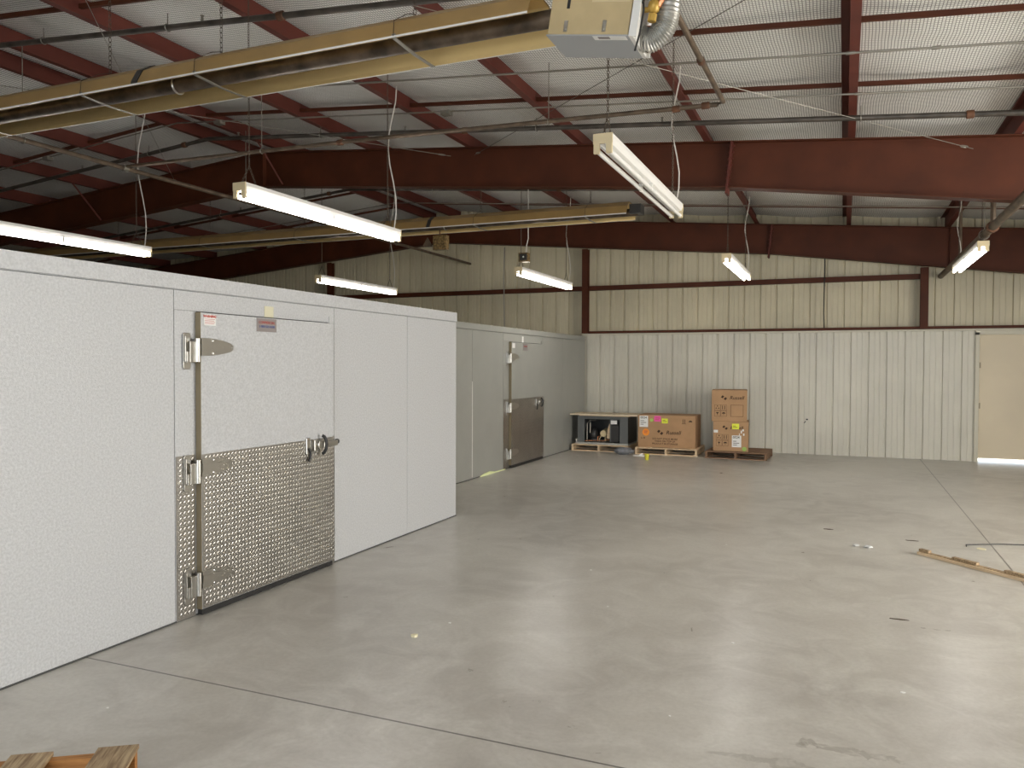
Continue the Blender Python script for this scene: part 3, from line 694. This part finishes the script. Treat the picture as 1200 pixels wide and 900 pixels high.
# near pallet: boards run towards the camera, stringers across
ang = math.atan2(2.355-2.06, -2.632+3.065)
t = thing('wooden_pallet', 'weathered pallet corner at the bottom left of the picture', 'pallet', 'wooden pallets', (-2.640, 2.350, 0), ang)
Lp = 1.15
for k in range(3):
    yy = -.05-k*.5; MB().box(-1.0, -.005, yy-.0, yy+.038, .018, .110).build('stringer', M['pineo'], t)
for k, (a, wd) in enumerate(((-.155, .155), (-.475, .155), (-.78, .14))):
    MB().box(a, a+wd, -Lp, .0, .110, .128).build('deck_board', M['pine3'], t, bevel=.002)
for k in range(3): MB().box(-.11-k*.4, -.0-k*.4, -Lp, 0, 0, .018).build('bottom_board', M['pine2'], t)

# ------------------------------------------------------------------ cardboard boxes
def carton(label, loc, rz, w_, d_, h_, group=None):
    t = thing('cardboard_box', label, 'box', group, loc, rz)
    MB().box(0, w_, 0, d_, 0, h_-.002).build('body', M['card'], t, bevel=.006)
    mb = MB().box(.004, w_-.004, .002, d_/2-.002, h_-.002, h_+.002).box(.004, w_-.004, d_/2+.002, d_-.002, h_-.002, h_+.002); mb.build('flap', M['card'], t)
    return t
def sticker(t, name, x, z, w_, h_, m, lab_=None):
    o = MB().box(x, x+w_, -.0022, -.0004, z, z+h_).build(name, m, t)
    if lab_: o['label'] = lab_
    return o
def disc(t, x, z, r, m):
    return MB().tube([(x, -.0005, z), (x, -.0025, z)], r, 20).build('round_sticker', m, t)
def lines(t, x, z, ws, dz, m=None, h=.008):
    mb = MB()
    for k, w_ in enumerate(ws): mb.box(x, x+w_, -.0034, -.0024, z-k*dz, z-k*dz+h)
    return mb.build('fine_print', m or M['ink'], t)
RF = (PI/2, 0, 0)
def logo(t, x, z, s):
    mb = MB(); y0, y1 = -.0012, -.0004
    for (cx, cz) in ((-.035*s, .018*s), (.018*s, -.018*s)):
        mb.prism([(x+cx-.032*s, z+cz-.008*s), (x+cx-.002*s, z+cz+.030*s), (x+cx+.032*s, z+cz+.008*s), (x+cx+.002*s, z+cz-.030*s)], y0, y1, 'y')
    mb.build('logo_mark', M['ink'], t)
    lettering('Russell', .095*s, (x+.095*s, -.0008, z-.002*s), RF, M['ink'], t, shear=.25, off=.0015*s, align='LEFT', name='brand_lettering')
def frame(mb, x, z, w_, h_, k=.005):
    y0, y1 = -.0012, -.0004
    mb.box(x, x+w_, y0, y1, z, z+k).box(x, x+w_, y0, y1, z+h_-k, z+h_).box(x, x+k, y0, y1, z, z+h_).box(x+w_-k, x+w_, y0, y1, z, z+h_)
def icons(t, x, z, s):
    mb = MB(); y0, y1 = -.0012, -.0004; g = .105*s
    for i in (0, 1):
        for j in (0, 1): frame(mb, x+i*g*1.06, z+j*g*1.06, g, g, .004)
    # recycling triangle, up arrows, glass, umbrella
    cx, cz = x+g/2, z+g*1.56
    for a in (0, 1, 2):
        q = PI/2+a*2*PI/3; px, pz = cx+math.cos(q)*.026*s, cz+math.sin(q)*.026*s
        mb.prism([(px+.017*s*math.cos(q+b), pz+.017*s*math.sin(q+b)) for b in (0, 2.1, 4.2)], y0, y1, 'y')
    for dx in (.3, .68): mb.box(x+g*1.06+g*dx-.006*s, x+g*1.06+g*dx+.006*s, y0, y1, z+g*1.25, z+g*1.9)
    cx, cz = x+g/2, z+g*.5
    mb.prism([(cx-.028*s, cz+.025*s), (cx+.028*s, cz+.025*s), (cx+.006*s, cz-.004*s), (cx-.006*s, cz-.004*s)], y0, y1, 'y').box(cx-.004*s, cx+.004*s, y0, y1, cz-.03*s, cz-.002*s)
    cx = x+g*1.56; mb.prism([(cx+.032*s*math.cos(PI*k/8), cz+.026*s*math.sin(PI*k/8)) for k in range(9)], y0, y1, 'y').box(cx-.003*s, cx+.003*s, y0, y1, cz-.03*s, cz)
    mb.build('handling_symbols', M['ink'], t)
t = carton('wide cardboard box with pink, yellow and orange stickers on a pale pallet', (-3.645, 14.93, PZ), .012, 1.09, .66, .615)
s1_ = sticker(t, 'paper_label', .03, .385, .165, .215, M['paper']); 
lettering('0524', .06, (.11, -.003, .565), RF, M['ink'], s1_, off=.001); lines(s1_, .05, .50, (.07, .11, .06), .035, None, .010)
disc(t, .155, .285, .068, M['orange']); lines(t, .12, .30, (.07, .06), .03, M['rtxt'], .012)
disc(t, .262, .52, .032, M['green'])
s2_ = sticker(t, 'neon_label', .315, .495, .125, .105, M['pink'], 'pink label'); lines(s2_, .335, .555, (.085, .07), .03, M['rtxt'], .012)
s3_ = sticker(t, 'neon_label', .46, .465, .115, .09, M['yellow'], 'yellow label'); lines(s3_, .475, .52, (.05, .08), .025, None, .008)
lettering('L-10', .045, (.10, -.0008, .175), RF, M['ink'], t, off=.001)
logo(t, .44, .29, 1.05)
for k, (a, b) in enumerate((('DO NOT STACK MORE', .046), ('THAN ON TOP OF', .046), ('PRODUCT IN STORAGE', .046))): lettering(a, b, (.52, -.0008, .165-k*.047), RF, M['ink'], t, off=.0008)
mb = MB()
for dx in (0, .035): mb.box(.855+dx, .867+dx, -.0012, -.0004, .47, .55)
mb.box(.84, .92, -.0012, -.0004, .462, .468); mb.prism([(1.0+.035*math.cos(PI*k/8), .50+.03*math.sin(PI*k/8)) for k in range(9)], -.0012, -.0004, 'y'); mb.build('handling_symbols', M['ink'], t)

t = carton('lower cardboard box of the stack of two on the dark pallet', (-2.205, 14.80, PZ), .10, .625, .62, .54, 'stacked square boxes')
logo(t, .22, .43, .85); icons(t, .055, .09, 1.0)
s1_ = sticker(t, 'neon_label', .335, .405, .125, .10, M['yellow'], 'yellow label'); lines(s1_, .35, .46, (.05, .08), .025, None, .008)
s1_ = sticker(t, 'paper_label', .335, .075, .165, .215, M['paper'], 'white shipping label'); lettering('0524', .06, (.41, -.003, .255), RF, M['ink'], s1_, off=.001); lines(s1_, .355, .18, (.06, .11, .07), .035, None, .010)
disc(t, .555, .045, .04, M['green']); sticker(t, 'paper_strip', .01, .335, .075, .05, M['paper'])
mb = MB()
for (a, b, c_, d_) in ((.49, .33, .02, .05), (.515, .37, .03, .035), (.53, .29, .025, .04), (.46, .28, .012, .05)): mb.box(a, a+c_, -.0022, -.0004, b, b+d_)
mb.build('tape_remnant', M['paper'], t)
t = carton('upper cardboard box of the stack of two', (-2.235, 14.81, PZ+.543), .105, .625, .62, .575, 'stacked square boxes')
logo(t, .225, .435, .95); icons(t, .05, .09, 1.0)
mb = MB(); frame(mb, .335, .09, .225, .215, .006); mb.build('printed_frame', M['ink'], t)

# ------------------------------------------------------------------ condensing unit and plywood
t = thing('condensing_unit', 'open grey condensing unit with compressor inside, on the pallet in the corner', 'refrigeration unit', None, (-4.885, 15.0, PZ))
Wc, Dc, Hc = 1.02, .72, .56
MB().box(0, Wc, 0, Dc, 0, .035).build('base_rail', M['cab2'], t)
MB().box(.0, Wc, 0, Dc, Hc-.03, Hc).build('top_panel', M['cabinet'], t)
MB().box(.0, .14, .0, .02, .035, Hc-.03).build('end_panel', M['cabinet'], t)
MB().box(.86, Wc, .0, .02, .035, Hc-.03).build('end_panel', M['cabinet'], t)
MB().box(0, .02, .02, Dc, .035, Hc-.03).build('side_panel', M['cabinet'], t); MB().box(Wc-.02, Wc, .02, Dc, .035, Hc-.03).build('side_panel', M['blackm'], t)
MB().box(.02, Wc-.02, Dc-.05, Dc, .035, Hc-.03).build('condenser_coil', M['blackm'], t)
MB().box(.14, .86, 0.002, .012, Hc-.06, Hc-.03).build('header_rail', M['cabinet'], t)
mb = MB().ellipsoid((.25, .30, .17), (.10, .12, .14), 16, 10); mb.tube([(.25, .3, .035), (.25, .3, .09)], .11, 14); mb.build('compressor', M['blackm'], t, smooth=True)
MB().tube([(.50, .10, .21), (.50, .34, .24)], .065, 16).build('fan_motor', M['cream'], t, smooth=True)
mb = MB().box(.53, .545, .10, .14, .06, .24); mb.tube([(.40, .12, .06), (.47, .10, .20)], .008, 6); mb.build('motor_bracket', M['cream'], t)
MB().prism([(.585, .12), (.64, .12), (.66, .30), (.64, .42), (.60, .30)], .05, .056, 'y').build('hang_tag', M['pine'], t)
MB().box(.66, .84, .03, .20, .06, Hc-.17).build('control_box', M['blackm'], t)
MB().box(.655, .675, .02, .20, .05, Hc-.07).build('divider', M['cabinet'], t)
MB().box(.675, .80, .012, .02, Hc-.15, Hc-.075).build('wiring_label', M['paper'], t)
mb = MB()
mb.tube([(.17, .08, .05), (.17, .08, .40), (.20, .15, .46), (.30, .25, .46)], .010, 6); mb.tube([(.23, .08, .22), (.23, .10, .42)], .010, 6); mb.build('suction_line', M['conduit'], t)
mb = MB(); mb.tube([(.10, .04, .06), (.35, .06, .07), (.50, .07, .065), (.62, .08, .10)], .008, 6); mb.tube([(.38, .12, .05), (.38, .12, .14), (.46, .14, .17)], .010, 6); mb.tube([(.60, .12, .06), (.62, .14, .16), (.58, .2, .3)], .008, 6); mb.build('copper_line', M['copper'], t)
mb = MB().box(-.05, .0, -.0, .05, .0, .03); mb.tube([(-.03, .02, .03), (-.03, .02, .10)], .018, 8); mb.tube([(-.03, .02, .075), (-.06, .02, .075)], .014, 8); mb.build('service_valve', M['chrome'], t)
o = MB().box(-.05, .95, .05, .70, 0, .018).build('wood_slat', M['pine']); o.location = (-4.80, 14.95, PZ+Hc+.0005); tag(o, 'narrow pale board lying directly on the grey condensing unit', 'board')
o = MB().box(0, 1.36, 0, .72, 0, .022).build('plywood_sheet', M['ply']); o.location = (-5.02, 14.90, PZ+Hc+.020); tag(o, 'pale plywood sheet lying across the top of the condensing unit', 'board')

# ------------------------------------------------------------------ small things on the floor
o = MB().ellipsoid((0, 0, .065), (.19, .11, .068), 20, 12, .35).build('plastic_bag', M['bag'], smooth=True); o.location = (-3.84, 14.62, .004); tag(o, 'crumpled grey plastic bag on the floor before the corner pallets', 'bag')
mb = MB().box(-.13, .10, -.04, .03, 0, .012).prism([(-.02, .012), (.03, .012), (.05, .05), (.0, .04)], -.02, .01, 'y'); o = mb.build('paper_scrap', M['paper']); o.location = (-3.50, 14.52, 0); o.rotation_euler = (0, 0, .2); tag(o, 'white paper scrap beside the grey plastic bag', 'scrap')
mb = MB().tube([(0, 0, 0), (0, 0, .10)], [.032, .042], 16); mb.tube([(0, 0, .10), (0, 0, .108)], .045, 16); o = mb.build('paper_cup', M['ycup'], smooth=True); o.location = (-3.24, 13.95, 0); tag(o, 'yellow paper cup standing on the floor before the wide box', 'cup')
# timber with dark notches at the right
a = Vector((.655, 7.93, 0)); b = Vector((1.42, 7.17, 0)); ang = math.atan2(b.y-a.y, b.x-a.x)
t = thing('pallet_stringer', 'loose notched pallet stringer lying on the floor at the right edge', 'timber', None, a, ang); L = 1.3
MB().box(0, L, -.02, .02, 0, .03).box(0, .10, -.02, .02, .03, .05).box(.33, .56, -.02, .02, .03, .05).box(.80, .98, -.02, .02, .03, .05).box(1.2, L, -.02, .02, .03, .05).build('beam', M['pine3'], t, bevel=.002)
MB().box(0, L, -.042, -.0205, .0, .024).build('face_board', M['pine'], t)
o = MB().tube([(0, 0, .002), (.0, .03, .012), (.12, .12, .006), (.30, .22, .005), (.6, .30, .005), (.9, .42, .005)], .005, 6).build('black_wire', M['black']); o.location = (1.08, 8.42, .002); tag(o, 'bent black wire on the floor behind the notched timber', 'wire')
def scrap(name, label, x, y, r, m, n=7, h=.004, cat_='scrap'):
    pts = [(r[0]*math.cos(2*PI*k/n)*(.7+.5*random.random()), r[1]*math.sin(2*PI*k/n)*(.7+.5*random.random())) for k in range(n)]
    o = MB().prism(pts, 0, h, 'z').build(name, m); o.location = (x, y, .0003); tag(o, label, cat_)
scrap('cream_scrap', 'pale cream scrap lying beside the floor joint near the black wire', 1.19, 8.37, (.05, .05), M['foam'])
scrap('foam_crumb', 'cream foam crumb on the floor in front of the near cooler', -2.43, 4.23, (.022, .02), M['foam'], 6, .014, 'crumb')
scrap('dark_splinter', 'dark splinter on the floor at the lower right', .36, 5.80, (.07, .01), M['ink'], 5, .003, 'splinter')
scrap('dark_splinter', 'small dark splinter left of the clear film scrap', -.13, 8.75, (.05, .02), M['ink'], 5, .003, 'splinter')
scrap('dark_splinter', 'dark splinter near the notched timber tip', .63, 8.5, (.06, .012), M['ink'], 5, .003, 'splinter')
mb = MB()
for k in range(4): mb.ellipsoid((random.uniform(-.07, .07), random.uniform(-.05, .05), .012), (.03, .022, .012), 7, 4, .8)
o = mb.build('film_scrap', M['film']); o.location = (.19, 8.0, 0); tag(o, 'clear crumpled film scrap on the floor left of the timber', 'scrap')
fl_ = [(-2.35, 4.55, 'right behind the cream foam crumb'), (-1.5, 5.3, 'in the middle of the floor, left of centre'), (-.6, 4.9, 'in the middle of the lower floor'), (.3, 4.5, 'at the lower right, nearest the right edge'),
       (-1.0, 7.6, 'furthest one, left of the film scrap'), (-1.9, 6.2, 'level with the far end of the near cooler'), (-.75, 3.75, 'just left of the brown water marks'), (-3.3, 2.75, 'nearest the pallet corner at the bottom left')]
for k, (x, y, wh) in enumerate(fl_):
    n = 5; r = random.uniform(.007, .012)
    q = [(r*math.cos(2*PI*i/n)*(.7+.6*random.random()), r*math.sin(2*PI*i/n)*(.7+.6*random.random())) for i in range(n)]
    o = MB().prism(q, 0, .003, 'z').build('paper_fleck', M['paper']); o.location = (x, y, .0003); tag(o, 'tiny pale fleck of litter '+wh, 'litter', 'pale litter flecks')
